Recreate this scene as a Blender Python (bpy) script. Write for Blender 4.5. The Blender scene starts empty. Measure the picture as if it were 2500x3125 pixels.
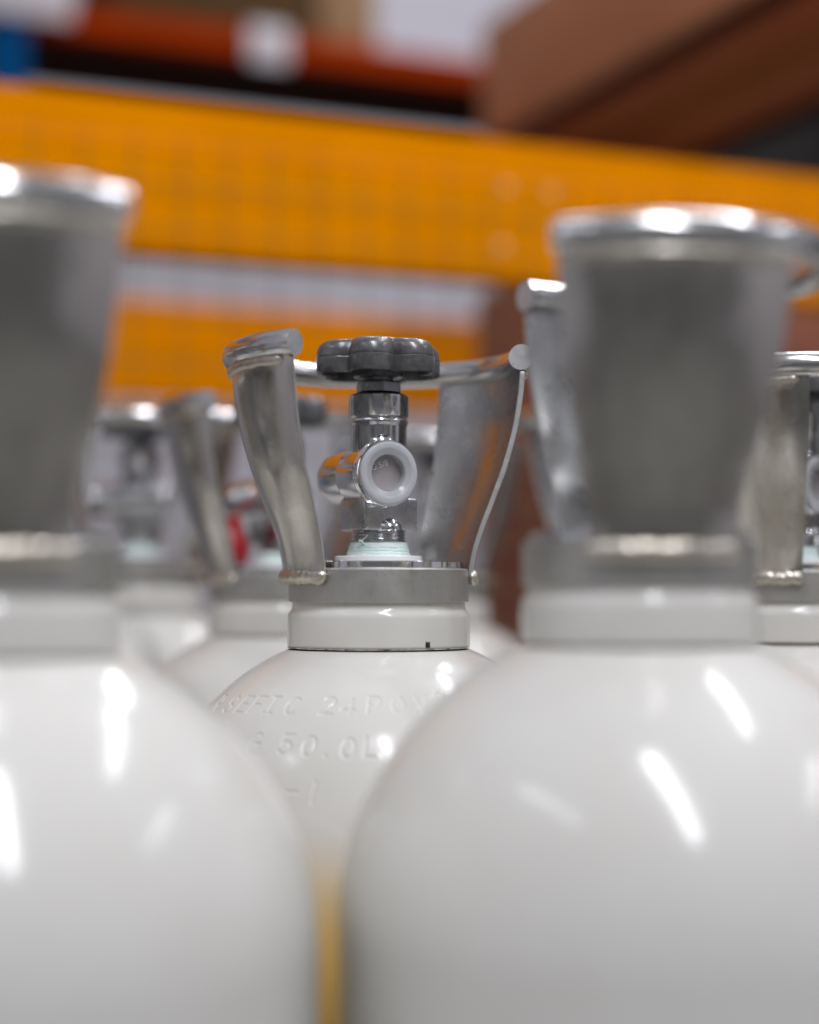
import bpy, bmesh, math, random
import numpy as np
from mathutils import Vector, Matrix, noise

random.seed(7)
R = math.radians
sc = bpy.context.scene
COL = sc.collection

# ------------------------------------------------------------------ camera
ZC = 1.42                                   # camera height above the floor
cam_d = bpy.data.cameras.new('camera')
cam = bpy.data.objects.new('camera', cam_d); COL.objects.link(cam)
cam.location = (0, 0, ZC); cam.rotation_euler = (R(90), 0, 0)
cam_d.sensor_fit = 'VERTICAL'; cam_d.sensor_height = 30.0; cam_d.lens = 50.0
cam_d.shift_y = 0.0751
cam_d.clip_start = 0.01; cam_d.clip_end = 60
cam_d.dof.use_dof = True; cam_d.dof.focus_distance = 0.815
cam_d.dof.aperture_fstop = 1.8
sc.camera = cam

# ------------------------------------------------------------------ world, light, exposure
w = bpy.data.worlds.new('World'); sc.world = w; w.use_nodes = True
bg = w.node_tree.nodes['Background']
# even indoor ambience: pale ceiling overhead, dimmer walls around
_n, _l = w.node_tree.nodes, w.node_tree.links
_tc = _n.new('ShaderNodeTexCoord'); _sx = _n.new('ShaderNodeSeparateXYZ'); _rp = _n.new('ShaderNodeValToRGB')
_l.new(_tc.outputs['Generated'], _sx.inputs[0]); _l.new(_sx.outputs['Z'], _rp.inputs[0]); _l.new(_rp.outputs[0], bg.inputs[0])
_rp.color_ramp.elements[0].position = 0.0; _rp.color_ramp.elements[0].color = (0.105, 0.107, 0.114, 1)
_rp.color_ramp.elements[1].position = 0.75; _rp.color_ramp.elements[1].color = (0.32, 0.328, 0.355, 1)
bg.inputs[1].default_value = 1.0
vs = sc.view_settings
vs.view_transform = 'Standard'; vs.look = 'None'; vs.exposure = 0.22; vs.gamma = 1.0
vs.use_curve_mapping = False
sc.cycles.max_bounces = 16; sc.cycles.diffuse_bounces = 10; sc.cycles.glossy_bounces = 8
sc.cycles.transmission_bounces = 12
sc.cycles.use_denoising = True

def strip(x, y, length, watts, z=3.0, width=0.16):
    """a ceiling batten; they all run the same way, across the racking"""
    d = bpy.data.lights.new('ceiling_batten', 'AREA'); d.shape = 'RECTANGLE'
    d.size = length; d.size_y = width; d.energy = watts; d.color = (0.92, 0.92, 0.99)
    o = bpy.data.objects.new('ceiling_batten', d); COL.objects.link(o)
    o.location = (x, y, ZC + z); o.rotation_euler = (0, 0, math.atan2(-0.92, 0.39))
LW = 46
strip(1.50, 1.62, 2.1, LW * 0.78)
strip(0.88, 3.75, 1.5, LW * 0.7)
strip(0.68, -1.75, 3.0, LW * 2.5)
strip(3.95, 0.45, 1.8, LW * 0.5)
strip(-0.15, 3.30, 0.9, LW * 0.2)
strip(-2.2, -1.1, 2.1, LW * 0.35)

# ------------------------------------------------------------------ material helpers
def mat(name, base=(0.8, 0.8, 0.8), rough=0.5, metal=0.0, **kw):
    m = bpy.data.materials.new(name); m.use_nodes = True
    p = m.node_tree.nodes['Principled BSDF']
    p.inputs['Base Color'].default_value = (*base, 1)
    p.inputs['Roughness'].default_value = rough
    p.inputs['Metallic'].default_value = metal
    for k, v in kw.items():
        p.inputs[k.replace('_', ' ')].default_value = v
    return m

def nodes(m):
    nt = m.node_tree
    return nt, nt.nodes, nt.links, nt.nodes['Principled BSDF']

def tex(m, scale, detail=3, rough=0.55, stretch=(1, 1, 1), dist=0.0):
    nt, N, L, p = nodes(m)
    tc = N.get('TC') or N.new('ShaderNodeTexCoord'); tc.name = 'TC'
    mp = N.new('ShaderNodeMapping'); mp.inputs['Scale'].default_value = stretch
    L.new(tc.outputs['Object'], mp.inputs[0])
    n = N.new('ShaderNodeTexNoise'); n.inputs['Scale'].default_value = scale
    n.inputs['Detail'].default_value = detail; n.inputs['Roughness'].default_value = rough
    n.inputs['Distortion'].default_value = dist
    L.new(mp.outputs[0], n.inputs['Vector'])
    return n.outputs['Fac']

def ramp(m, fac, stops):
    nt, N, L, p = nodes(m)
    r = N.new('ShaderNodeValToRGB')
    e = r.color_ramp.elements
    while len(e) < len(stops): e.new(0.5)
    for i, (pos, c) in enumerate(stops):
        e[i].position = pos
        e[i].color = (*c, 1) if isinstance(c, tuple) else (c, c, c, 1)
    L.new(fac, r.inputs[0])
    return r.outputs[0]

def mixc(m, fac, a, b, mode='MIX'):
    nt, N, L, p = nodes(m)
    x = N.new('ShaderNodeMix'); x.data_type = 'RGBA'; x.blend_type = mode
    for s, v in ((0, fac), (6, a), (7, b)):
        if hasattr(v, 'links') or hasattr(v, 'is_output'): L.new(v, x.inputs[s])
        elif isinstance(v, tuple): x.inputs[s].default_value = (*v, 1)
        else: x.inputs[s].default_value = v
    return x.outputs[2]

def bump(m, fac, strength, dist, prev=None):
    nt, N, L, p = nodes(m)
    b = N.new('ShaderNodeBump'); b.inputs['Strength'].default_value = strength
    b.inputs['Distance'].default_value = dist
    L.new(fac, b.inputs['Height'])
    if prev is not None: L.new(prev, b.inputs['Normal'])
    L.new(b.outputs[0], p.inputs['Normal'])
    return b.outputs[0]

def link(m, out, sock):
    m.node_tree.links.new(out, m.node_tree.nodes['Principled BSDF'].inputs[sock])

M = {}
# glossy off-white enamel of the cylinders
m = M['paint'] = mat('white_enamel', (0.65, 0.638, 0.592), 0.12, 0, Specular_IOR_Level=0.31)
c = ramp(m, tex(m, 22, 4), [(0.35, (0.635, 0.623, 0.575)), (0.7, (0.665, 0.653, 0.61))])
spk = ramp(m, tex(m, 900, 1, 0.4), [(0.0, 0.0), (0.755, 0.0), (0.79, 1.0)])
pat = ramp(m, tex(m, 30, 2), [(0.48, 0.0), (0.62, 1.0)])
nt, N, L, p = nodes(m)
mu = N.new('ShaderNodeMath'); mu.operation = 'MULTIPLY'; L.new(spk, mu.inputs[0]); L.new(pat, mu.inputs[1])
mu2 = N.new('ShaderNodeMath'); mu2.operation = 'MULTIPLY'; L.new(mu.outputs[0], mu2.inputs[0]); mu2.inputs[1].default_value = 0.7
link(m, mixc(m, mu2.outputs[0], c, (0.30, 0.28, 0.25)), 'Base Color')
link(m, ramp(m, tex(m, 60, 3), [(0.3, 0.12), (0.75, 0.19)]), 'Roughness')
b0 = bump(m, tex(m, 26, 2), 0.12, 0.0006)
bump(m, tex(m, 520, 2), 0.06, 0.0003, b0)
# galvanised sheet of the guards
def galv(name, base, lo, hi, rust=0.3, big=0.1, streak=0.0):
    m = mat(name, base, 0.35, 1.0)
    a = ramp(m, tex(m, 55, 5, 0.6), [(0.30, tuple(v * 0.93 for v in base)), (0.72, tuple(min(1, v * 1.03) for v in base))])
    st = ramp(m, tex(m, 130, 5, 0.7, (1, 1, 0.45)), [(0.58, 0.0), (0.75, rust)])
    a = mixc(m, st, a, (0.17, 0.145, 0.11))
    sk = ramp(m, tex(m, 70, 4, 0.6, (1, 1, 0.10)), [(0.35, 0.0), (0.65, streak)])
    a = mixc(m, sk, a, (0.30, 0.285, 0.25))
    pit = ramp(m, tex(m, 1300, 1, 0.4), [(0.70, 0.0), (0.76, 0.6)])
    a = mixc(m, pit, a, (0.10, 0.09, 0.08))
    link(m, a, 'Base Color')
    link(m, ramp(m, tex(m, 85, 5, 0.65), [(0.3, lo), (0.72, hi)]), 'Roughness')
    b = bump(m, tex(m, 40, 3), big, 0.0012)
    b = bump(m, tex(m, 900, 3), 0.05, 0.0002, b)
    bump(m, tex(m, 420, 2, 0.5, (0.12, 1, 1.4)), 0.03, 0.0003, b)
    return m
M['galv'] = galv('galvanised_sheet', (0.60, 0.58, 0.53), 0.14, 0.27, 0.45, 0.07, 0.42)
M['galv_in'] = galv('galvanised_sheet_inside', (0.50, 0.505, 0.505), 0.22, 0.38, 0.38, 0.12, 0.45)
M['rail'] = galv('galvanised_rod', (0.60, 0.60, 0.59), 0.13, 0.26, 0.2, 0.08)
M['cut'] = galv('sawn_rod_end', (0.68, 0.68, 0.68), 0.40, 0.58, 0.2, 0.9)
M['ring'] = galv('cast_zinc_ring', (0.50, 0.495, 0.465), 0.42, 0.58, 0.35, 0.1, 0.25)
M['weld'] = galv('galvanised_weld', (0.60, 0.56, 0.48), 0.28, 0.50, 0.6, 1.0)
# chrome and steel of the valve
def steel(name, base, lo, hi, brush=0.0):
    m = mat(name, base, lo, 1.0)
    link(m, ramp(m, tex(m, 120, 4), [(0.3, lo), (0.75, hi)]), 'Roughness')
    link(m, ramp(m, tex(m, 90, 4), [(0.3, tuple(v * 0.86 for v in base)), (0.7, base)]), 'Base Color')
    b = bump(m, tex(m, 160, 2), 0.12, 0.0003)
    if brush: bump(m, tex(m, 700, 2, 0.5, (1, 1, 0.05)), brush, 0.0002, b)
    return m
M['chrome'] = steel('bright_chrome', (0.80, 0.80, 0.81), 0.05, 0.13)
M['satin'] = steel('satin_chrome', (0.64, 0.65, 0.665), 0.10, 0.20, 0.05)
M['dull'] = steel('dull_forged_chrome', (0.50, 0.50, 0.505), 0.20, 0.34)
M['dark_steel'] = steel('dark_steel', (0.34, 0.35, 0.37), 0.25, 0.40)
M['thread'] = steel('oiled_thread_steel', (0.60, 0.61, 0.61), 0.16, 0.30)
# grey moulded handwheel
m = M['knob'] = mat('charcoal_moulded_plastic', (0.075, 0.075, 0.08), 0.36, 0.35)
k1 = ramp(m, tex(m, 120, 5, 0.65), [(0.35, (0.085, 0.085, 0.088)), (0.72, (0.17, 0.17, 0.173))])
k2 = ramp(m, tex(m, 480, 4, 0.7), [(0.60, 0.0), (0.74, 0.4)])
link(m, mixc(m, k2, k1, (0.33, 0.33, 0.33)), 'Base Color')
link(m, ramp(m, tex(m, 200, 4), [(0.3, 0.22), (0.7, 0.40)]), 'Roughness')
bump(m, tex(m, 420, 3), 0.16, 0.0004)
M['pale_disc'] = mat('pale_grey_plastic', (0.55, 0.55, 0.56), 0.5)
# plastics and tape
m = M['cap'] = mat('milky_polyethylene', (0.86, 0.88, 0.90), 0.22, 0, Transmission_Weight=0.60, IOR=1.40, Subsurface_Weight=0.35, Subsurface_Scale=0.004)
m.node_tree.nodes['Principled BSDF'].inputs['Subsurface Radius'].default_value = (1, 1, 1)
bump(m, tex(m, 200, 2), 0.08, 0.0003)
M['film'] = mat('thin_clear_polyethylene', (0.86, 0.82, 0.82), 0.20, 0, Transmission_Weight=0.72, IOR=1.25)
M['print'] = mat('white_moulded_letters', (0.75, 0.72, 0.72), 0.5)
m = M['tape'] = mat('mint_thread_tape', (0.66, 0.83, 0.78), 0.55)
link(m, ramp(m, tex(m, 260, 4, 0.6, (1, 1, 3)), [(0.35, (0.63, 0.84, 0.77)), (0.6, (0.80, 0.90, 0.86))]), 'Base Color')
bump(m, tex(m, 500, 3, 0.6, (0.3, 0.3, 2)), 0.5, 0.0006)
M['washer'] = mat('white_plastic_washer', (0.80, 0.81, 0.80), 0.42)
m = M['red'] = mat('red_plastic', (0.33, 0.006, 0.012), 0.35)
# seam grime, marker
m = M['grime'] = mat('dark_seam_line', (0.05, 0.045, 0.045), 0.7)
link(m, ramp(m, tex(m, 260, 4, 0.7), [(0.36, (0.06, 0.055, 0.055)), (0.54, (0.50, 0.49, 0.45))]), 'Base Color')
# the marked cylinder: same enamel, with amber bounce light between the bodies painted in below the shoulder (soft edge)
m = M['paint_bounce'] = M['paint'].copy(); m.name = 'white_enamel_with_painted_bounce'
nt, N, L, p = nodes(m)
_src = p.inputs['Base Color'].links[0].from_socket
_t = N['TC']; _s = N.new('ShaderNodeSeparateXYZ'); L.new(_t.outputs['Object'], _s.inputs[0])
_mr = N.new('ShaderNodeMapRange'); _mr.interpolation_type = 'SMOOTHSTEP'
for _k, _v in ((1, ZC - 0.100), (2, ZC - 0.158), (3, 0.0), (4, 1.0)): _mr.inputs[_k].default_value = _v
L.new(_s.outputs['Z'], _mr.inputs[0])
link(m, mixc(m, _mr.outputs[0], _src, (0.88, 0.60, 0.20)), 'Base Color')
M['ink'] = mat('black_marker_ink', (0.012, 0.010, 0.018), 0.35)
# racking
def rackpaint(name, base, rough=0.42):
    m = mat(name, base, rough, Specular_IOR_Level=0.0)
    link(m, ramp(m, tex(m, 9, 4), [(0.3, tuple(v * 0.88 for v in base)), (0.7, base)]), 'Base Color')
    return m
M['orange'] = rackpaint('amber_rack_paint', (0.97, 0.315, 0.0))
M['redbeam'] = rackpaint('red_orange_rack_paint', (0.43, 0.045, 0.003), 0.8)
M['blue'] = rackpaint('blue_rack_paint', (0.004, 0.085, 0.25))
M['wire'] = mat('olive_wire', (0.16, 0.13, 0.03), 0.5)
M['rivet'] = mat('zinc_rivet', (0.80, 0.50, 0.20), 0.5, 0.0)
m = M['card'] = mat('brown_cardboard', (0.27, 0.125, 0.062), 0.75)
link(m, ramp(m, tex(m, 7, 4), [(0.3, (0.44, 0.175, 0.08)), (0.7, (0.52, 0.22, 0.10))]), 'Base Color')
m = M['card_red'] = mat('reddish_cardboard', (0.20, 0.065, 0.035), 0.75)
link(m, ramp(m, tex(m, 6, 4), [(0.3, (0.25, 0.085, 0.05)), (0.7, (0.36, 0.13, 0.075))]), 'Base Color')
M['card_tan'] = rackpaint('tan_cardboard', (0.42, 0.27, 0.15), 0.8)
M['card_dark'] = rackpaint('dark_brown_cardboard', (0.12, 0.075, 0.035), 0.8)
M['tape_brown'] = mat('brown_parcel_tape', (0.30, 0.13, 0.06), 0.4)
M['deck'] = rackpaint('dark_chipboard', (0.045, 0.026, 0.020), 0.8)
M['black'] = mat('black_paint', (0.010, 0.008, 0.007), 0.6, Specular_IOR_Level=0.2)
M['plate'] = mat('white_sign_plate', (0.72, 0.71, 0.74), 0.4)
m = M['wall'] = mat('pale_lavender_wall', (0.62, 0.60, 0.645), 0.8)
link(m, ramp(m, tex(m, 1.5, 4), [(0.3, (0.57, 0.55, 0.59)), (0.7, (0.65, 0.63, 0.675))]), 'Base Color')
m = M['floor'] = mat('grey_concrete', (0.30, 0.29, 0.275), 0.6)
link(m, ramp(m, tex(m, 3, 6, 0.65), [(0.3, (0.13, 0.127, 0.12)), (0.7, (0.21, 0.205, 0.195))]), 'Base Color')
bump(m, tex(m, 90, 5), 0.2, 0.002)

# ------------------------------------------------------------------ mesh helpers
def finish(name, bm, material, parent=None, sharp=32, recalc=True):
    if recalc: bmesh.ops.recalc_face_normals(bm, faces=bm.faces)
    for f in bm.faces: f.smooth = True
    lim = R(sharp)
    for e in bm.edges:
        if len(e.link_faces) == 2:
            e.smooth = e.calc_face_angle(0) < lim
    me = bpy.data.meshes.new(name); bm.to_mesh(me); bm.free()
    me.materials.append(material)
    return me

def ob(name, me, parent=None, loc=(0, 0, 0), rz=0.0):
    o = bpy.data.objects.new(name, me); COL.objects.link(o)
    o.location = loc; o.rotation_euler = (0, 0, rz)
    if parent is not None: o.parent = parent
    return o

def struct(name, me):
    o = ob(name, me); o['kind'] = 'structure'; return o

def thing(name, label, cat, loc=(0, 0, 0), rz=0, group=None):
    o = bpy.data.objects.new(name, None); COL.objects.link(o)
    o.empty_display_size = 0.05
    o.location = loc; o.rotation_euler = (0, 0, rz)
    o['label'] = label; o['category'] = cat
    if group: o['group'] = group
    return o

def revolve(bm, prof, n=96, mtx=None, wob=None, closed=False):
    """prof: list of (r, z); r == 0 ends close on the axis. wob(r, z, a) -> r, z"""
    rings = []
    for r, z in prof:
        if r < 1e-7:
            v = bm.verts.new((0, 0, z)); rings.append([v])
        else:
            ring = []
            for i in range(n):
                a = 2 * math.pi * i / n
                rr, zz = wob(r, z, a) if wob else (r, z)
                ring.append(bm.verts.new((rr * math.cos(a), rr * math.sin(a), zz)))
            rings.append(ring)
    pairs = list(zip(rings[:-1], rings[1:]))
    if closed: pairs.append((rings[-1], rings[0]))
    for A, B in pairs:
        for i in range(n):
            j = (i + 1) % n
            if len(A) == 1 and len(B) == 1: continue
            if len(A) == 1: bm.faces.new((A[0], B[i], B[j]))
            elif len(B) == 1: bm.faces.new((A[i], A[j], B[0]))
            else: bm.faces.new((A[i], A[j], B[j], B[i]))
    if mtx is not None:
        bmesh.ops.transform(bm, matrix=mtx, verts=[v for r_ in rings for v in r_])
    return bm

def lathe(name, prof, material, n=96, mtx=None, wob=None, closed=False, sharp=32):
    bm = bmesh.new(); revolve(bm, prof, n, mtx, wob, closed)
    return finish(name, bm, material, sharp=sharp)

def box_bm(bm, size, centre=(0, 0, 0), mtx=None, bev=0.0, seg=2):
    r = bmesh.ops.create_cube(bm, size=1.0)
    vs_ = r['verts']
    bmesh.ops.scale(bm, vec=size, verts=vs_)
    bmesh.ops.translate(bm, vec=centre, verts=vs_)
    if bev:
        ed = list({e for v in vs_ for e in v.link_edges})
        q = bmesh.ops.bevel(bm, geom=ed, offset=bev, segments=seg, affect='EDGES', profile=0.5)
        vs_ = list({v for f in q['faces'] for v in f.verts} | {v for v in vs_ if v.is_valid})
    if mtx is not None:
        bmesh.ops.transform(bm, matrix=mtx, verts=vs_)

def box(name, size, material, centre=(0, 0, 0), bev=0.002, mtx=None):
    bm = bmesh.new(); box_bm(bm, size, centre, mtx, bev)
    return finish(name, bm, material, sharp=50)

def tube(bm, pts, rad, n=12, caps=True, dome=0.0):
    """tube along points; rad is a number or a function(i, angle)"""
    P = [Vector(p) for p in pts]; rings = []
    up = Vector((0, 0, 1))
    for i, p in enumerate(P):
        t = (P[min(i + 1, len(P) - 1)] - P[max(i - 1, 0)]).normalized()
        s = t.cross(up).normalized(); u = s.cross(t).normalized()
        ring = []
        for k in range(n):
            a = 2 * math.pi * k / n
            rr = rad(i, a) if callable(rad) else rad
            ring.append(bm.verts.new(p + (s * math.cos(a) + u * math.sin(a)) * rr))
        rings.append(ring)
    for A, B in zip(rings[:-1], rings[1:]):
        for k in range(n):
            bm.faces.new((A[k], A[(k + 1) % n], B[(k + 1) % n], B[k]))
    if caps:
        bm.faces.new(rings[0][::-1]); bm.faces.new(rings[-1])
    return rings

# ------------------------------------------------------------------ the setting
def quad(name, pts, material):
    bm = bmesh.new(); bm.faces.new([bm.verts.new(p) for p in pts])
    return finish(name, bm, material, recalc=False)
struct('floor', quad('floor', [(-6, -4, 0), (8, -4, 0), (8, 8, 0), (-6, 8, 0)], M['floor']))
U = Vector((0.919, 0.395, 0)).normalized()        # along the racking, receding to the right
W = Vector((U.y, -U.x, 0))                        # out of the racking, towards the camera
UA = math.atan2(U.y, U.x)
wc = Vector((0, 5.3, 0))
a, b_ = wc - U * 6, wc + U * 6
struct('wall', quad('wall', [a, b_, b_ + Vector((0, 0, 5)), a + Vector((0, 0, 5))], M['wall']))

struct('left_fill_wall', quad('left_fill_wall', [(-3.2, -3.5, 0), (-3.2, 1.2, 0), (-3.2, 1.2, 3.6), (-3.2, -3.5, 3.6)], M['wall']))  # unseen wall, added to lighten the cylinder flanks and the guard blades
struct('right_fill_wall', quad('right_fill_wall', [(4.9, 1.2, 0), (4.9, -3.5, 0), (4.9, -3.5, 3.6), (4.9, 1.2, 3.6)], M['wall']))  # unseen wall opposite, added for the same fill and reflections

# ------------------------------------------------------------------ shared meshes of a gas cylinder (z = 0 at camera-height datum)
RS = 0.1145                                        # body radius
ZS = -0.135                                        # centre of the domed shoulder

def arc_pts(r, z, a0, a1, n):
    return [(r * math.cos(a0 + (a1 - a0) * i / n), r * math.sin(a0 + (a1 - a0) * i / n), z) for i in range(n + 1)]

HALF = R(122.5)                                    # half of the guard's rail; the gap is centred on local +x
RR, RT, RH = 0.0702, 0.0065, 0.1130
a_start, a_end = math.pi - HALF, math.pi + HALF
BLW = R(71)

def make_rail():
    bm = bmesh.new()
    n = 110
    P = arc_pts(RR, RH, a_start, a_end, n)
    def rad(i, a):
        k = 1.0
        if i in (0, n): k = 0.955
        return RT * (k + 0.012 * noise.noise(Vector((i * 0.11, math.cos(a), math.sin(a)))))
    tube(bm, P, rad, 28, True)
    me = finish('guard_rail', bm, M['rail'], sharp=40)
    me.materials.append(M['cut'])
    for f in me.polygons:
        if len(f.vertices) > 6: f.material_index = 1
    return me

PROF = [(0.0445, 0.0035), (0.0447, 0.0095), (0.0455, 0.0145), (0.0468, 0.0205), (0.0486, 0.0265), (0.0508, 0.0330),
        (0.0533, 0.0395), (0.0561, 0.0470), (0.0595, 0.0560), (0.0627, 0.0660), (0.0658, 0.0780), (0.0679, 0.0890),
        (0.0691, 0.0990), (0.0694, 0.1078)]
TH = 0.0024

def smooth_profile(P, k=3):
    out = []
    for i in range(len(P) - 1):
        p0, p1, p2, p3 = P[max(i - 1, 0)], P[i], P[i + 1], P[min(i + 2, len(P) - 1)]
        for j in range(k):
            t = j / k
            out.append(tuple(0.5 * ((2 * p1[q]) + (-p0[q] + p2[q]) * t + (2 * p0[q] - 5 * p1[q] + 4 * p2[q] - p3[q]) * t * t
                       + (-p0[q] + 3 * p1[q] - 3 * p2[q] + p3[q]) * t ** 3) for q in (0, 1)))
    out.append(P[-1]); return out
SP = smooth_profile(PROF)

def make_blade(a0, a1, seed):
    bm = bmesh.new(); na = 44; m_ = len(SP)
    G = {}
    for side in (0, 1):
        for i in range(na + 1):
            for j, (r, z) in enumerate(SP):
                t = i / na
                a = a0 + (a1 - a0) * t
                q = Vector((a * 3 + seed, z * 40, 0))
                rr = r + 0.0004 * noise.noise(q) + (TH if side else 0)
                zz = z
                if j == m_ - 1:                                   # softly rounded top corners
                    d = min(t, 1 - t) * (BLW * r)
                    if d < 0.004: zz -= 0.0018 * (1 - d / 0.004) ** 2
                ed = 0.00018 * noise.noise(Vector((z * 300, seed * 3.1, side))) / r if i in (0, na) else 0
                a += ed
                G[side, i, j] = bm.verts.new((rr * math.cos(a), rr * math.sin(a), zz))
    for i in range(na):
        for j in range(m_ - 1):
            bm.faces.new((G[0, i, j], G[0, i, j + 1], G[0, i + 1, j + 1], G[0, i + 1, j]))
            bm.faces.new((G[1, i, j], G[1, i + 1, j], G[1, i + 1, j + 1], G[1, i, j + 1]))
        bm.faces.new((G[0, i, m_ - 1], G[1, i, m_ - 1], G[1, i + 1, m_ - 1], G[0, i + 1, m_ - 1]))
        bm.faces.new((G[0, i, 0], G[0, i + 1, 0], G[1, i + 1, 0], G[1, i, 0]))
    for j in range(m_ - 1):
        bm.faces.new((G[0, 0, j], G[1, 0, j], G[1, 0, j + 1], G[0, 0, j + 1]))
        bm.faces.new((G[0, na, j], G[0, na, j + 1], G[1, na, j + 1], G[1, na, j]))
    bmesh.ops.recalc_face_normals(bm, faces=bm.faces)
    ed = [e for e in bm.edges if len(e.link_faces) == 2 and e.calc_face_angle(0) > R(60)]
    bmesh.ops.bevel(bm, geom=ed, offset=0.0004, segments=2, affect='EDGES')
    me = finish('guard_blade', bm, M['galv'], sharp=50)
    me.materials.append(M['cut']); me.materials.append(M['galv_in'])
    for f in me.polygons:
        c_ = f.center; t_ = Vector((-c_.y, c_.x, 0)).normalized()
        if abs(f.normal.dot(t_)) > 0.75: f.material_index = 1
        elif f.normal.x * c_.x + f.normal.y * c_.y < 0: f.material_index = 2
    return me

def make_weld(a0, a1, r, z, rx, rz_, seed, n=90):
    """a lumpy weld bead lying along an arc; flattened section rx (radial) by rz_ (vertical)"""
    bm = bmesh.new(); k = 14; rings = []
    for i in range(n + 1):
        t = i / n; a = a0 + (a1 - a0) * t
        endk = min(1.0, (min(t, 1 - t) * n / 4.0 + 0.25))
        ring = []
        for q in range(k):
            b = 2 * math.pi * q / k
            lump = 1 + 0.22 * noise.noise(Vector((t * 26 + seed, math.cos(b), math.sin(b)))) + 0.10 * noise.noise(Vector((t * 75, seed + math.cos(b) * 2, math.sin(b) * 2)))
            drift = 0.0007 * noise.noise(Vector((t * 9, seed, 1.7)))
            rr = r + rx * math.cos(b) * lump * endk
            zz = z + drift + rz_ * math.sin(b) * lump * endk
            ring.append(bm.verts.new((rr * math.cos(a), rr * math.sin(a), zz)))
        rings.append(ring)
    for A, B in zip(rings[:-1], rings[1:]):
        for q in range(k):
            bm.faces.new((A[q], A[(q + 1) % k], B[(q + 1) % k], B[q]))
    bm.faces.new(rings[0][::-1]); bm.faces.new(rings[-1])
    return finish('weld_bead', bm, M['weld'], sharp=80)

ME = {}
ME['rail'] = make_rail()
BL = [(a_start + R(0.4), a_start + BLW), (a_end - BLW, a_end - R(0.4))]
ME['blade'] = [make_blade(a0, a1, i * 5.3 + 1) for i, (a0, a1) in enumerate(BL)]
ME['weld_top'] = [make_weld(a0 + R(4), a1 - R(4), 0.0719, 0.1056, 0.0022, 0.0026, i * 3 + 0.5) for i, (a0, a1) in enumerate(BL)]
ME['weld_low'] = [make_weld(a0 - R(1.5), a1 + R(1.5), 0.0462, 0.0056, 0.0028, 0.0036, i * 4 + 9.5) for i, (a0, a1) in enumerate(BL)]

# neck ring, bright step and painted collar
ME['ring'] = lathe('neck_ring', [(0.030, 0.0098), (0.0436, 0.0098), (0.0443, 0.0091), (0.0443, -0.0060), (0.0439, -0.0065), (0.0410, -0.0065), (0.030, -0.0065)], M['ring'], 128, closed=True)
ME['step'] = lathe('ring_step', [(0.018, 0.0098), (0.0413, 0.0098), (0.0416, 0.0102), (0.0416, 0.0129), (0.0412, 0.0133), (0.018, 0.0133)], M['chrome'], 128)
ME['collar'] = lathe('neck_collar', [(0.030, -0.0066), (0.0423, -0.0066), (0.0424, -0.0085), (0.0428, -0.0100), (0.0438, -0.0113), (0.0445, -0.0126), (0.0447, -0.0142), (0.0449, -0.0268), (0.0448, -0.0279), (0.0440, -0.0283), (0.030, -0.0283)], M['paint'], 128, sharp=60)
ME['seam'] = lathe('collar_seam', [(0.0440, -0.0282), (0.0449, -0.0284), (0.0450, -0.02865), (0.0440, -0.0289)], M['grime'], 160,
                   wob=lambda r, z, a: (r + 0.00025 * noise.noise(Vector((math.cos(a) * 9, math.sin(a) * 9, 0))), z), closed=True)

def body_profile(zc):
    P = []
    p0 = math.asin(0.0446 / RS)
    for i in range(41):
        ph = p0 + (math.pi / 2 - p0) * i / 40
        P.append((RS * math.sin(ph), ZS + RS * math.cos(ph) + zc))
    P += [(RS, 0.9), (RS, 0.5), (RS, 0.05), (RS - 0.004, 0.02), (RS - 0.012, 0.006), (RS - 0.02, 0.0)]
    return [(0.02, P[0][1] - 0.002)] + P + [(0, 0)]

# ---- stroke font for the stamped marks (unit cell 0.62 x 1)
def ell(cx, cy, rx, ry, a0=0, a1=360, n=14):
    return [(cx + rx * math.cos(R(a0 + (a1 - a0) * i / n)), cy + ry * math.sin(R(a0 + (a1 - a0) * i / n))) for i in range(n + 1)]
FONT = {
    'E': [[(.6, 1), (.05, 1), (.05, 0), (.6, 0)], [(.05, .52), (.5, .52)]],
    'F': [[(.6, 1), (.05, 1), (.05, 0)], [(.05, .5), (.5, .5)]],
    'I': [[(.1, 1), (.52, 1)], [(.31, 1), (.31, 0)], [(.1, 0), (.52, 0)]],
    'C': [ell(.33, .5, .29, .5, 50, 310)],
    'S': [ell(.31, .75, .26, .25, 20, 270) + ell(.31, .25, .27, .25, 90, -160)],
    'R': [[(.06, 0), (.06, 1), (.4, 1)] + ell(.36, .74, .22, .26, 80, -90) + [(.06, .48)], [(.34, .48), (.6, 0)]],
    '2': [ell(.31, .72, .27, .28, 165, -30) + [(.05, 0), (.6, 0)]],
    '4': [[(.46, 0), (.46, 1), (.03, .3), (.62, .3)]],
    'P': [[(.06, 0), (.06, 1), (.38, 1)] + ell(.36, .73, .24, .27, 80, -90) + [(.06, .46)]],
    '0': [ell(.31, .5, .27, .5)],
    'V': [[(.03, 1), (.31, 0), (.6, 1)]],
    'G': [ell(.32, .5, .28, .5, 50, 350) + [(.6, .47), (.36, .47)]],
    '5': [[(.55, 1), (.1, 1), (.07, .55)] + ell(.29, .32, .27, .32, 115, -150)],
    '.': [[(.24, .04), (.3, .04)]],
    'L': [[(.08, 1), (.08, 0), (.58, 0)]],
    '-': [[(.05, .5), (.58, .5)]],
    '1': [[(.31, 0), (.31, 1)]],
}
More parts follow.
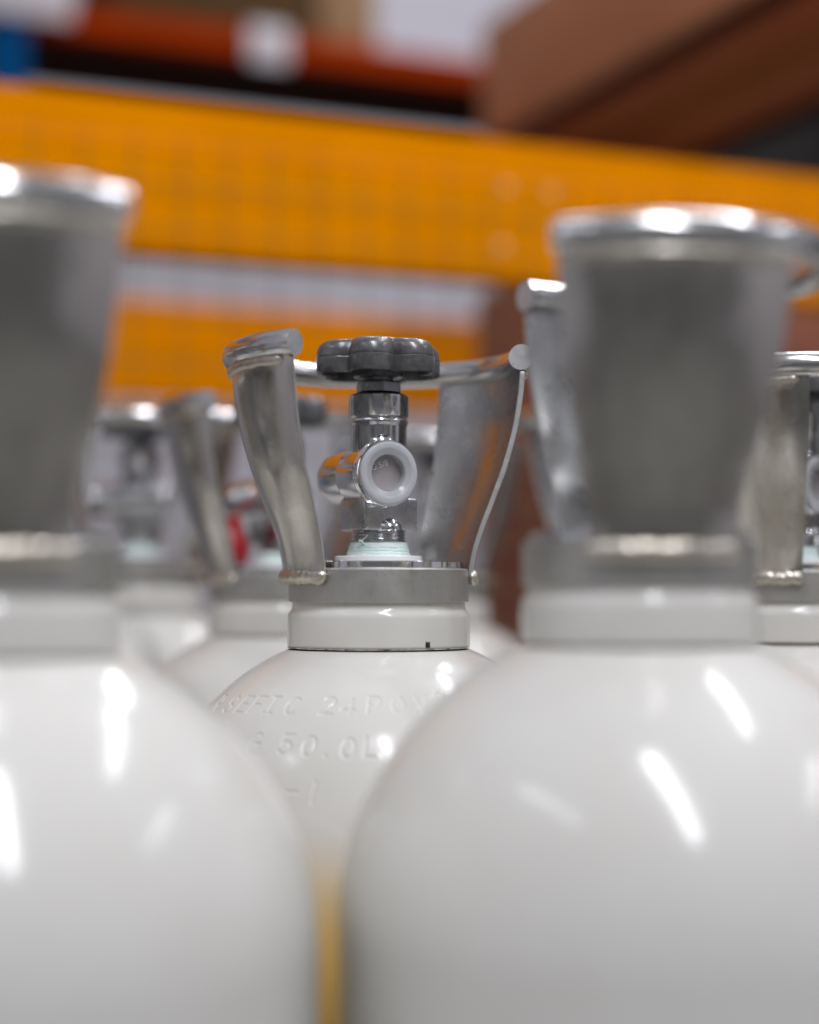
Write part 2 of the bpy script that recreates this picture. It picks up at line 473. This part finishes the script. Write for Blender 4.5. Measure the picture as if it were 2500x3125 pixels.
STAMP = [('R', -158.3, 45.0), ('S', -147.6, 44.6), ('E', -139.9, 44.4), ('F', -133.0, 44.2), ('I', -126.2, 44.0), ('C', -118.0, 43.9),
         ('2', -105.4, 43.9), ('4', -98.7, 43.8), ('P', -90.6, 43.6), ('0', -82.6, 43.3), ('V', -75.0, 42.9), ('2', -68.0, 42.3),
         ('G', -125.1, 54.6), ('5', -114.9, 54.8), ('0', -107.8, 55.0), ('.', -102.6, 55.0), ('0', -97.1, 55.1), ('L', -90.9, 54.8),
         ('-', -110.4, 65.9), ('1', -104.5, 65.9)]

def stamped_body(zc):
    """domed cylinder body; a fine patch of the shoulder carries the stamped marks as real relief"""
    A0, A1, F0, F1 = -166.0, -58.0, 38.0, 71.0
    da = 0.20
    az = list(np.arange(A0, A1, da)) + list(np.arange(A1, A0 + 360, 3.0))
    az = np.radians(np.array(az))
    p0 = math.degrees(math.asin(0.0446 / RS))
    ph = list(np.linspace(p0, F0, 14)[:-1]) + list(np.arange(F0, F1, 0.13)) + list(np.linspace(F1, 90, 16))
    ph = np.radians(np.array(ph))
    AZ, PH = np.meshgrid(az, ph, indexing='ij')
    d = np.full(AZ.shape, 9.0)
    for ch, ca, cp in STAMP:
        hh = 0.0098; slant = -0.06
        ca_, cp_ = R(ca), R(cp)
        s_ = math.sin(cp_)
        da_ = (AZ - ca_ + math.pi) % (2 * math.pi) - math.pi
        msk = (np.abs(da_) * s_ * RS < 0.009) & (np.abs(PH - cp_) * RS < 0.009)
        if not msk.any(): continue
        x = da_[msk] * s_ * RS; y = -(PH[msk] - cp_) * RS
        best = np.full(x.shape, 9.0)
        jx, jy = random.uniform(-.0004, .0004), random.uniform(-.0004, .0004)
        for pl in FONT[ch]:
            pts = [((u - 0.31) * hh + jx - slant * (v - .5) * hh, (v - 0.5) * hh + jy) for u, v in pl]
            for (x0, y0), (x1, y1) in zip(pts[:-1], pts[1:]):
                dx, dy = x1 - x0, y1 - y0; l2 = dx * dx + dy * dy + 1e-12
                t = np.clip(((x - x0) * dx + (y - y0) * dy) / l2, 0, 1)
                best = np.minimum(best, np.hypot(x - x0 - t * dx, y - y0 - t * dy))
        d[msk] = np.minimum(d[msk], best)
    k = np.clip(1 - (d - 0.00025) / 0.00085, 0, 1); k = k * k * (3 - 2 * k)
    rim = np.exp(-((d - 0.0013) / 0.0006) ** 2)
    depth = -0.00038 * k + 0.00003 * rim
    rad = RS + depth
    X = rad * np.sin(PH) * np.cos(AZ); Y = rad * np.sin(PH) * np.sin(AZ); Z = ZS + rad * np.cos(PH) + zc
    na, npn = X.shape
    low = [(RS, 0.9), (RS, 0.5), (RS, 0.05), (RS - 0.004, 0.02), (RS - 0.012, 0.006), (RS - 0.02, 0.0)]
    for r, z in low:
        X = np.concatenate([X, (r * np.cos(az))[:, None]], 1); Y = np.concatenate([Y, (r * np.sin(az))[:, None]], 1)
        Z = np.concatenate([Z, np.full((na, 1), z)], 1)
    npn = X.shape[1]
    V = np.stack([X.ravel(), Y.ravel(), Z.ravel()], 1)
    i, j = np.meshgrid(np.arange(na), np.arange(npn - 1), indexing='ij')
    i2 = (i + 1) % na
    F = np.stack([i * npn + j, i * npn + j + 1, i2 * npn + j + 1, i2 * npn + j], -1).reshape(-1, 4)
    me = bpy.data.meshes.new('cylinder_body')
    me.from_pydata(V.tolist(), [], F.tolist())
    me.polygons.foreach_set('use_smooth', [True] * len(me.polygons))
    me.materials.append(M['paint_bounce']); me.update()
    return me

# ---- valve: all in the cylinder's frame, outlet towards OD
TH_O = R(27)
OD = Vector((math.sin(TH_O), -math.cos(TH_O), 0)); OP = Vector((OD.y, -OD.x, 0)) * -1
OX = Vector((math.cos(TH_O), math.sin(TH_O), 0))
OUT_Z = 0.0555
def outlet_matrix():
    base = OX * -0.0058 + Vector((0, 0, OUT_Z))
    # local z -> OD, local x -> OX, local y -> world -z (right-handed)
    y = OD.cross(OX)
    m_ = Matrix((OX, y, OD)).transposed().to_4x4(); m_.translation = base
    return m_
OM = outlet_matrix()

def make_valve_body():
    bm = bmesh.new()
    # upright column under the bonnet
    revolve(bm, [(0, 0.0835), (0.0137, 0.0835), (0.0137, 0.060), (0.0132, 0.048), (0.0128, 0.040), (0, 0.040)], 72)
    # cross barrel
    revolve(bm, [(0, -0.0385), (0.005, -0.0382), (0.0095, -0.0370), (0.0120, -0.0345), (0.0132, -0.031), (0.0136, -0.027), (0.0136, -0.0090),
                 (0.0131, -0.0086), (0.0131, -0.0080), (0.0141, -0.0076), (0.0143, -0.007), (0.0143, 0.0150), (0.0125, 0.0156), (0, 0.0156)], 72, OM)
    # saddle between column and barrel
    bmesh.ops.create_uvsphere(bm, u_segments=32, v_segments=20, radius=1.0,
        matrix=Matrix.Translation((0.0012, -0.0085, 0.0695)) @ Matrix.Diagonal((0.0078, 0.0072, 0.0075, 1)))
    # rounded boss at the foot of the block
    revolve(bm, [(math.sin(R(a_)), math.cos(R(a_))) for a_ in range(0, 91, 6)] + [(0.94, -0.08), (0, -0.08)], 48,
        Matrix.Translation((0.0048, -0.0108, 0.0286)) @ Matrix.Diagonal((0.0068, 0.0058, 0.0062, 1)))
    return finish('valve_body', bm, M['satin'], sharp=38)

def make_handwheel():
    bm = bmesh.new(); n = 180
    lobes = 6; lr, lc = 0.0106, 0.0212; ph0 = R(262)
    def outline(a):
        best = 0.0
        vals = []
        for k in range(lobes):
            d = a - ph0 - k * 2 * math.pi / lobes
            s = lc * math.sin(d); c = lc * math.cos(d)
            if c > 0 and abs(s) < lr: vals.append(c + math.sqrt(lr * lr - s * s))
        vals.append(0.0222)
        k_ = 900.0
        return math.log(sum(math.exp(v * k_) for v in vals)) / k_
    O = [outline(2 * math.pi * i / n) for i in range(n)]
    hub = 0.0125
    def ring(f, z, lift=0.0, inset=0.0):
        out = []
        for i in range(n):
            a = 2 * math.pi * i / n
            r = (O[i] - inset) * f
            out.append(bm.verts.new((r * math.cos(a), r * math.sin(a), z)))
        return out
    sec = []
    # under the hollow: hub face, hub side, ceiling, inner wall, rim, side, mould line, crown
    def circ(r, z): return [bm.verts.new((r * math.cos(2 * math.pi * i / n), r * math.sin(2 * math.pi * i / n), z)) for i in range(n)]
    sec.append(circ(0.004, 0.1036)); sec.append(circ(0.0118, 0.1036)); sec.append(circ(0.0125, 0.1041)); sec.append(circ(0.0130, 0.1090))
    sec.append(ring(1, 0.1096, inset=0.0045)); sec.append(ring(1, 0.1090, inset=0.0030)); sec.append(ring(0.985, 0.1052, inset=0.0020)); sec.append(ring(0.985, 0.1046, inset=0.0014))
    sec.append(ring(0.985, 0.1044, inset=0.0006)); sec.append(ring(0.988, 0.1050))
    for f, z in ((0.998, 0.1075), (1.004, 0.1105), (1.006, 0.1116), (1.006, 0.1120), (0.994, 0.1123), (1.000, 0.1126), (1.000, 0.1136), (0.985, 0.1162), (0.955, 0.1182), (0.90, 0.1198), (0.80, 0.1209), (0.66, 0.1214), (0.5, 0.1216)):
        sec.append(ring(f, z))
    sec.append(circ(0.010, 0.1217))
    for A, B in zip(sec[:-1], sec[1:]):
        for i in range(n):
            bm.faces.new((A[i], A[(i + 1) % n], B[(i + 1) % n], B[i]))
    bm.faces.new(sec[-1]); bm.faces.new(sec[0][::-1])
    return finish('handwheel', bm, M['knob'], sharp=40)

def make_hex(name, af, z0, z1, material, rot, ch=0.0008):
    bm = bmesh.new(); r = af / math.sqrt(3)
    secs = []
    for f, z in ((0.93, z0), (1, z0 + ch), (1, z1 - ch), (0.93, z1)):
        secs.append([bm.verts.new((r * f * math.cos(rot + k * math.pi / 3), r * f * math.sin(rot + k * math.pi / 3), z)) for k in range(6)])
    for A, B in zip(secs[:-1], secs[1:]):
        for k in range(6): bm.faces.new((A[k], A[(k + 1) % 6], B[(k + 1) % 6], B[k]))
    bm.faces.new(secs[0][::-1]); bm.faces.new(secs[-1])
    ed = [e for e in bm.edges if abs(e.verts[0].co.z - e.verts[1].co.z) > 0.002]
    bmesh.ops.bevel(bm, geom=ed, offset=0.0004, segments=2, affect='EDGES')
    return finish(name, bm, material, sharp=25)

ME['valve'] = make_valve_body()
_b = bmesh.new(); box_bm(_b, (0.0284, 0.0284, 0.0156), (0, 0, 0.0363), Matrix.Rotation(TH_O, 4, 'Z'), 0.0009, 3)
ME['block'] = finish('wrench_block', _b, M['dull'], sharp=38)
ME['wheel'] = make_handwheel()
ME['wheel_disc'] = lathe('handwheel_disc', [(0, 0.1226), (0.0115, 0.1225), (0.0125, 0.1221), (0.0127, 0.1215)], M['pale_disc'], 64)
ME['hex'] = make_hex('gland_nut', 0.0198, 0.0958, 0.1018, M['dark_steel'], R(-76))
ME['stem'] = lathe('stem', [(0, 0.1020), (0.0072, 0.1020), (0.0072, 0.1060), (0, 0.1060)], M['dark_steel'], 40)
ME['bonnet'] = lathe('bonnet', [(0, 0.0963), (0.0098, 0.0963), (0.0102, 0.0956), (0.0102, 0.0953), (0.0136, 0.0953), (0.0146, 0.0945), (0.0146, 0.0846), (0.0142, 0.0840), (0.01385, 0.0836),
                              (0.01385, 0.0831), (0.0143, 0.0826), (0.01445, 0.0816), (0.0142, 0.0806), (0.0138, 0.0801), (0.0138, 0.0790), (0, 0.0790)], M['satin'], 96, sharp=40)
ME['oring'] = lathe('gland_seal', [(0.0098, 0.0952), (0.0110, 0.0955), (0.0112, 0.0960), (0.0104, 0.0964), (0.0096, 0.0962)], M['black'], 64, closed=True)
# threaded outlet rim with worked edge
ME['rim'] = lathe('outlet_rim', [(0.0092, 0.0150), (0.0143, 0.0150), (0.0156, 0.0154), (0.0160, 0.0160), (0.0162, 0.0172), (0.0156, 0.0177), (0.0162, 0.0182), (0.0162, 0.0194), (0.0156, 0.0199), (0.0162, 0.0204), (0.0162, 0.0218), (0.0159, 0.0223), (0.0092, 0.0224)],
                  M['chrome'], 96, OM, closed=True, sharp=50)
ME['bore'] = lathe('outlet_bore', [(0.0094, 0.0210), (0.0093, 0.0110), (0.0050, 0.0100), (0.0035, 0.0085), (0.0030, 0.0040), (0, 0.0040)], M['dark_steel'], 64, OM, sharp=50)
# the milky push-in dust cap: rounded flange, cup wall, thin floor
ME['cap'] = lathe('outlet_cap', [(0.0088, 0.0150), (0.0088, 0.0226), (0.0091, 0.0231), (0.0112, 0.0232), (0.0115, 0.0235), (0.0117, 0.0240), (0.0121, 0.0243), (0.0143, 0.0243), (0.0148, 0.0240), (0.0150, 0.0234), (0.0150, 0.0225), (0.0098, 0.0225), (0.0096, 0.0150)],
                  M['cap'], 96, OM, closed=True, sharp=60)
ME['film'] = lathe('cap_floor', [(0, 0.0180), (0.0089, 0.0180), (0.0089, 0.0173), (0, 0.0172)], M['film'], 64, OM, sharp=60)
# male thread
tp = [(0.010, 0.0292)]
for k in range(5):
    z = 0.0288 - k * 0.00165
    tp += [(0.0128, z), (0.0136, z - 0.0005), (0.0136, z - 0.0008), (0.0128, z - 0.0013)]
tp += [(0.0128, 0.0170), (0.010, 0.0170)]
ME['threads'] = lathe('male_thread', tp, M['thread'], 96, sharp=50)
def tape_wob(r, z, a):
    q = Vector((math.cos(a) * 2.2, math.sin(a) * 2.2, z * 700))
    return r + 0.00045 * noise.noise(q) + 0.0002 * noise.noise(q * 4), z + 0.0004 * noise.noise(Vector((math.cos(a) * 1.7, math.sin(a) * 1.7, 3 + z * 200)))
ME['tape'] = lathe('thread_tape', [(0.0130, 0.0226), (0.0139, 0.0226), (0.0142, 0.0220), (0.0141, 0.0213), (0.0145, 0.0210), (0.0147, 0.0203), (0.0145, 0.0197), (0.0149, 0.0194), (0.0151, 0.0187), (0.0149, 0.0181),
                               (0.0153, 0.0178), (0.0156, 0.0171), (0.0155, 0.0166), (0.0164, 0.0163), (0.0168, 0.0159), (0.0130, 0.0158)], M['tape'], 120, wob=tape_wob, closed=True, sharp=70)
ME['washer'] = lathe('washer', [(0.012, 0.0132), (0.0209, 0.0132), (0.0214, 0.0136), (0.0214, 0.0156), (0.0209, 0.0161), (0.012, 0.0162)], M['washer'], 96)
def make_wisp():
    bm = bmesh.new()
    pts = []
    for i in range(18):
        t = i / 17
        pts.append((-0.0062 - 0.0030 * math.sin(t * 3.6), -0.0131 - 0.0012 * math.sin(t * 3), 0.0214 + 0.0042 * t + 0.0010 * math.sin(t * 7)))
    tube(bm, pts, lambda i, a: 0.00042 * (1 - 0.5 * i / 17), 8)
    return finish('tape_wisp', bm, M['tape'], sharp=80)
ME['wisp'] = make_wisp()

def text_mesh(name, body, size, mtx, material, depth=0.00008):
    cu = bpy.data.curves.new(name, 'FONT'); cu.body = body; cu.size = size; cu.extrude = depth
    cu.align_x = 'CENTER'; cu.align_y = 'CENTER'
    o = bpy.data.objects.new(name, cu); COL.objects.link(o)
    bpy.context.view_layer.update()
    dg = bpy.context.evaluated_depsgraph_get()
    me = bpy.data.meshes.new_from_object(o.evaluated_get(dg))
    bpy.data.objects.remove(o); bpy.data.curves.remove(cu)
    me.name = name; me.transform(mtx); me.materials.clear(); me.materials.append(material)
    return me
# letters moulded in the floor of the dust cap, read from outside, tilted as the cap was pushed in
TM = OM @ Matrix.Translation((-0.0026, 0.0038, 0.0183)) @ Matrix.Rotation(R(18), 4, 'Z')
ME['letters'] = text_mesh('cap_lettering', 'G 5/8', 0.0042, TM, M['print'])
# red dust cap on its strap (one valve behind has it)
def make_red_cap():
    bm = bmesh.new()
    T = Matrix.Translation((-0.029, -0.020, 0.0145))
    revolve(bm, [(0, 0), (0.0085, 0.0005), (0.0105, 0.0025), (0.0120, 0.008), (0.0112, 0.014), (0.0088, 0.0200), (0.0072, 0.024), (0.0068, 0.030), (0, 0.0305)], 40, T)
    pts = [(-0.029 + 0.021 * t, -0.020 + 0.012 * t, 0.044 + 0.014 * math.sin(t * 1.6)) for t in [i / 12 for i in range(13)]]
    tube(bm, pts, 0.0012, 8)
    return finish('dust_cap', bm, M['red'], sharp=40)
ME['red_cap'] = make_red_cap()

# ------------------------------------------------------------------ gas cylinders
GRP = 'white gas cylinders standing packed together'
def gas_cylinder(x, y, dz, gap_deg, valve_deg, label, stamped=False, guard_dh=0.0, red=False, tape=True):
    t = thing('gas_cylinder', label, 'gas cylinder', (x, y, 0), 0, GRP)
    zc = ZC + dz
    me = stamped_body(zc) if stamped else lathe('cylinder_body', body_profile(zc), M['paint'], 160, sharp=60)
    ob('cylinder_body', me, t)
    col = ob('neck_collar', ME['collar'], t, (0, 0, zc))
    if stamped:
        ob('collar_seam', ME['seam'], col)
        bm = bmesh.new()
        ca = math.atan2(-0.0381, 0.0238); rr = 0.0450
        pts = [(-.0011, -.0016), (.0012, -.0016), (.0011, .0002), (.0013, .0015), (.0004, .0009), (-.0002, .0012), (-.0010, .0015), (-.0013, -.0002)]
        top = [bm.verts.new(((rr + .0001) * math.cos(ca + u / rr), (rr + .0001) * math.sin(ca + u / rr), -0.0262 + v)) for u, v in pts]
        bot = [bm.verts.new(((rr - .0006) * math.cos(ca + u / rr), (rr - .0006) * math.sin(ca + u / rr), -0.0262 + v)) for u, v in pts]
        bm.faces.new(top); bm.faces.new(bot[::-1])
        for i in range(8): bm.faces.new((top[i], bot[i], bot[(i + 1) % 8], top[(i + 1) % 8]))
        ob('marker_tick', finish('marker_tick', bm, M['ink']), col)
    rg = ob('neck_ring', ME['ring'], t, (0, 0, zc))
    ob('ring_step', ME['step'], rg)
    g = R(gap_deg)
    s = 1 + guard_dh / 0.11
    rl = ob('guard_rail', ME['rail'], t, (0, 0, zc), g); rl.scale.z = 1.0; rl.location.z += guard_dh
    for i in (0, 1):
        bl = ob('guard_blade', ME['blade'][i], t, (0, 0, zc), g); bl.scale.z = s
        ob('weld_bead', ME['weld_top'][i], bl); ob('weld_bead', ME['weld_low'][i], bl)
    v = ob('valve_body', ME['valve'], t, (0, 0, zc), R(valve_deg))
    for nm, k in (('handwheel', 'wheel'), ('handwheel_disc', 'wheel_disc'), ('gland_nut', 'hex'), ('valve_stem', 'stem'), ('bonnet', 'bonnet'), ('wrench_block', 'block'), ('gland_seal', 'oring'),
                  ('outlet_rim', 'rim'), ('outlet_bore', 'bore'), ('outlet_cap', 'cap'), ('cap_floor', 'film'), ('cap_lettering', 'letters'),
                  ('male_thread', 'threads'), ('thread_tape', 'tape'), ('washer', 'washer')):
        ob(nm, ME[k], v)
    if stamped: ob('tape_wisp', ME['wisp'], v)
    if red:
        rc = ob('dust_cap', ME['red_cap'], t, (0, 0, zc)); rc['label'] = 'red plastic dust cap on its strap'
    return t

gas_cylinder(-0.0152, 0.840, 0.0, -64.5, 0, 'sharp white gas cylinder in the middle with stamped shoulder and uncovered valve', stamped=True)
gas_cylinder(0.0871, 0.648, 0.008, 181.5, -63, 'large blurred white gas cylinder in the right foreground, grey guard blade hiding its valve')
gas_cylinder(-0.1464, 0.600, 0.006, 16.5, 120, 'large blurred white gas cylinder cut by the left edge of the picture', guard_dh=0.005)
gas_cylinder(-0.0820, 1.080, 0.0, -64.5, 20, 'blurred white gas cylinder with a red dust cap, just behind the sharp one', red=True)
gas_cylinder(-0.2020, 1.280, 0.010, 90, 62, 'blurred rear white gas cylinder seen between the left foreground guard and a narrow guard blade')
gas_cylinder(0.2076, 0.930, 0.0, 136.5, 15, 'fairly sharp white gas cylinder at the right edge behind the right foreground one')
gas_cylinder(0.0180, 1.360, 0.0, 90, -20, 'rear white gas cylinder mostly hidden behind the valve of the sharp one')
gas_cylinder(0.1450, 1.150, 0.0, 20, 40, 'rear white gas cylinder mostly hidden behind the right foreground one')

gas_cylinder(-0.2450, 0.842, 0.004, 200, 70, 'white gas cylinder mostly hidden behind the left foreground one')
gas_cylinder(-0.3500, 1.070, 0.0, 60, 30, 'white gas cylinder hidden behind the left foreground pair')
gas_cylinder(-0.3760, 0.590, 0.0, 20, 200, 'white gas cylinder just beyond the left edge of the picture')
gas_cylinder(0.3180, 0.690, 0.004, 200, 100, 'white gas cylinder just beyond the right edge of the picture')
gas_cylinder(0.4350, 0.900, 0.0, 250, 10, 'white gas cylinder farther beyond the right edge of the picture')

# ------------------------------------------------------------------ near orange racking
def along(p0, tau, wv=0.0, z=0.0):
    return Vector((p0.x, p0.y, 0)) + U * tau + W * wv + Vector((0, 0, z))

F0 = Vector((-0.36, 1.50, 0))
def extrude_profile(name, prof, p0, t0, t1, material, bev=0.002):
    """prof: list of (w, z) section points, w measured out of the rack"""
    bm = bmesh.new()
    A = [bm.verts.new(along(p0, t0, w_, z_)) for w_, z_ in prof]; B = [bm.verts.new(along(p0, t1, w_, z_)) for w_, z_ in prof]
    n = len(prof)
    for i in range(n): bm.faces.new((A[i], A[(i + 1) % n], B[(i + 1) % n], B[i]))
    bm.faces.new(A[::-1]); bm.faces.new(B)
    bmesh.ops.recalc_face_normals(bm, faces=bm.faces)
    if bev: bmesh.ops.bevel(bm, geom=bm.edges[:], offset=bev, segments=2, affect='EDGES')
    return finish(name, bm, material, sharp=50)

rack = thing('orange_rack', 'amber orange steel racking behind the cylinders', 'rack')
zt, zb = ZC + 0.4466, ZC + 0.308
beam_prof = lambda zt, zb: [(0, zb), (0, zt - 0.042), (-0.006, zt - 0.038), (-0.006, zt), (-0.045, zt), (-0.045, zb)]
bm1 = ob('beam', extrude_profile('beam', beam_prof(zt, zb), F0, -0.9, 1.6, M['orange']), rack); bm1['label'] = 'front beam of the orange racking'
F1_ = Vector((-0.608, 2.535, 0))
bm2 = ob('beam', extrude_profile('beam', beam_prof(zt, zt - 0.155), F1_, -1.0, 2.2, M['orange']), rack); bm2['label'] = 'rear beam of the orange racking'
for tau in (-0.95, 1.65):
    for p0 in (F0, F1_):
        c_ = along(p0, tau, -0.03)
        ob('upright', box('upright', (0.08, 0.06, 2.6), M['blue'], (0, 0, 1.3), 0.003), rack, (c_.x, c_.y, 0), UA)
rv = lathe('rivet', [(0, 0.003), (0.003, 0.0026), (0.0052, 0.0015), (0.0056, 0)], M['rivet'], 20, Matrix.Rotation(R(90), 4, 'X'))
for tau, z_ in ((0.497, 0.3985), (0.547, 0.3975), (0.492, 0.3395)):
    p = along(F0, tau, 0.0, ZC + z_)
    ob('rivet', rv, bm1, p, UA)
# welded wire mesh hung on the face of the racking
mesh_panel = thing('wire_mesh', 'dark welded wire mesh hung across the orange racking', 'wire mesh')
def wire(p, q, r=0.0008):
    bm = bmesh.new(); d = (q - p)
    mtx = Matrix.Translation((p + q) / 2) @ d.to_track_quat('Z', 'Y').to_matrix().to_4x4()
    bmesh.ops.create_cone(bm, cap_ends=True, segments=6, radius1=r, radius2=r, depth=d.length, matrix=mtx)
    return finish('wire', bm, M['wire'])
vw = wire(Vector((0, 0, 0.55)), Vector((0, 0, ZC + 0.412)))
for i in range(38):
    p = along(F0, -0.55 + i * 0.0445, 0.012)
    ob('wire', vw, mesh_panel, (p.x, p.y, 0))
for k in range(24):
    z_ = ZC + 0.408 - k * 0.0405
    ob('wire', wire(along(F0, -0.6, 0.0095, z_), along(F0, 1.15, 0.0095, z_)), mesh_panel)

def carton(name, label, p0, t0, t1, w0, w1, z0, z1, material, tape=True, cat='carton'):
    c_ = along(p0, (t0 + t1) / 2, (w0 + w1) / 2)
    t = thing(name, label, cat, (c_.x, c_.y, z0), UA)
    sx, sy, sz = t1 - t0, abs(w1 - w0), z1 - z0
    ob('carton_body' if cat == 'carton' else 'shell', box('carton_body', (sx, sy, sz), material, (0, 0, sz / 2), 0.004), t)
    if tape:
        ob('parcel_tape', box('parcel_tape', (sx + 0.001, 0.05, 0.0006), M['tape_brown'], (0, 0, sz + 0.0004), 0.0), t)
        ob('parcel_tape', box('parcel_tape', (0.0006, 0.05, 0.07), M['tape_brown'], (-sx / 2 - 0.0004, 0, sz - 0.035), 0.0), t)
    return t

# the next level up: its front beam is above the picture, its rear beam behind the lower front one; a long carton lies on its cross bars
zu = ZC + 0.740
ob('beam', extrude_profile('beam', [(0, zu - 0.07), (0, zu), (-0.045, zu), (-0.045, zu - 0.07)], F0, -0.9, 1.6, M['orange']), rack)
ob('beam', extrude_profile('beam', [(0, zu - 0.10), (0, zu), (-0.045, zu), (-0.045, zu - 0.10)], F1_, -1.0, 2.2, M['orange']), rack)
for tau in (0.832, 1.190):
    ob('cross_bar', extrude_profile('cross_bar', [(-0.04, zu + 0.001), (-0.04, zu + 0.0155), (1.04, zu + 0.0155), (1.04, zu + 0.001)], F1_, tau - 0.014, tau + 0.014, M['deck']), rack)
_lc = carton('long_carton', 'long brown cardboard carton above the orange beam at top right', F1_, 0.816, 1.207, -0.05, 0.81, zu + 0.0165, zu + 0.216, M['card'], tape=False)
for nm, sz_, cz, mm in (('parcel_tape', (0.060, 0.858, 0.0006), -0.0004, 'tape_brown'), ('flap_seam', (0.004, 0.857, 0.0006), -0.0009, 'card_dark')):
    ob(nm, box(nm, sz_, M[mm], (0, 0, cz), 0.0), _lc)
carton('dark_backdrop', 'tall black cabinet added for the dark depth beyond the orange racking at far right', F1_, 1.10, 2.2, -0.60, -0.10, 0.001, ZC + 0.95, M['black'], tape=False, cat='backdrop')  # solid black block added where only deep shade shows past the carton
for k in range(3):
    carton('floor_carton', ['large reddish brown carton at the bottom of the stack under the racking', 'large reddish brown carton in the middle of the stack under the racking', 'large reddish brown carton on top of the stack under the racking'][k],
           F0, 0.69, 1.45, -0.48, -0.25, 0.001 + k * 0.60, 0.599 + k * 0.60, M['card_red'], tape=True)

# ------------------------------------------------------------------ far racking: red-orange beam, blue upright, dark deck
G0 = F0 * 2.2
far = thing('red_rack', 'far racking with red orange beam and blue upright at top left', 'rack')
zr = ZC + 1.147
fb = ob('beam', extrude_profile('beam', [(0, zr - 0.050), (0, zr), (-0.05, zr), (-0.05, zr - 0.050)], G0, -0.05, 2.9, M['redbeam']), far)
ob('deck', extrude_profile('deck', [(-0.052, zr - 0.050), (-0.052, zr - 0.012), (-0.41, zr - 0.012), (-0.41, zr - 0.050)], G0, -0.03, 2.9, M['deck']), far)
for tau, wv in ((0.012, 0.004), (2.95, 0.004), (0.012, -0.51), (2.95, -0.51)):
    c_ = along(G0, tau, wv)
    ob('upright', box('upright', (0.062, 0.07, 3.4), M['blue'], (0, 0, 1.7), 0.003), far, (c_.x, c_.y, 0), UA)
c_ = along(G0, 0.03, 0.05)
ob('sign_plate', box('sign_plate', (0.20, 0.006, 0.20), M['plate'], (0, 0, 0), 0.002), far, (c_.x, c_.y, zr + 0.05), UA)
c_ = along(G0, 0.545, 0.008)
ob('label_plate', box('label_plate', (0.085, 0.004, 0.075), M['plate'], (0, 0, 0), 0.001), far, (c_.x, c_.y, zr - 0.03), UA)
carton('stored_carton', 'dark brown carton on the far red racking at the top edge', G0, 0.22, 0.66, -0.33, -0.04, zr + 0.001, zr + 0.38, M['card_dark'])
carton('stored_carton', 'tan carton on the far red racking at the top edge', G0, 0.67, 0.80, -0.32, -0.03, zr + 0.001, zr + 0.35, M['card_tan'])
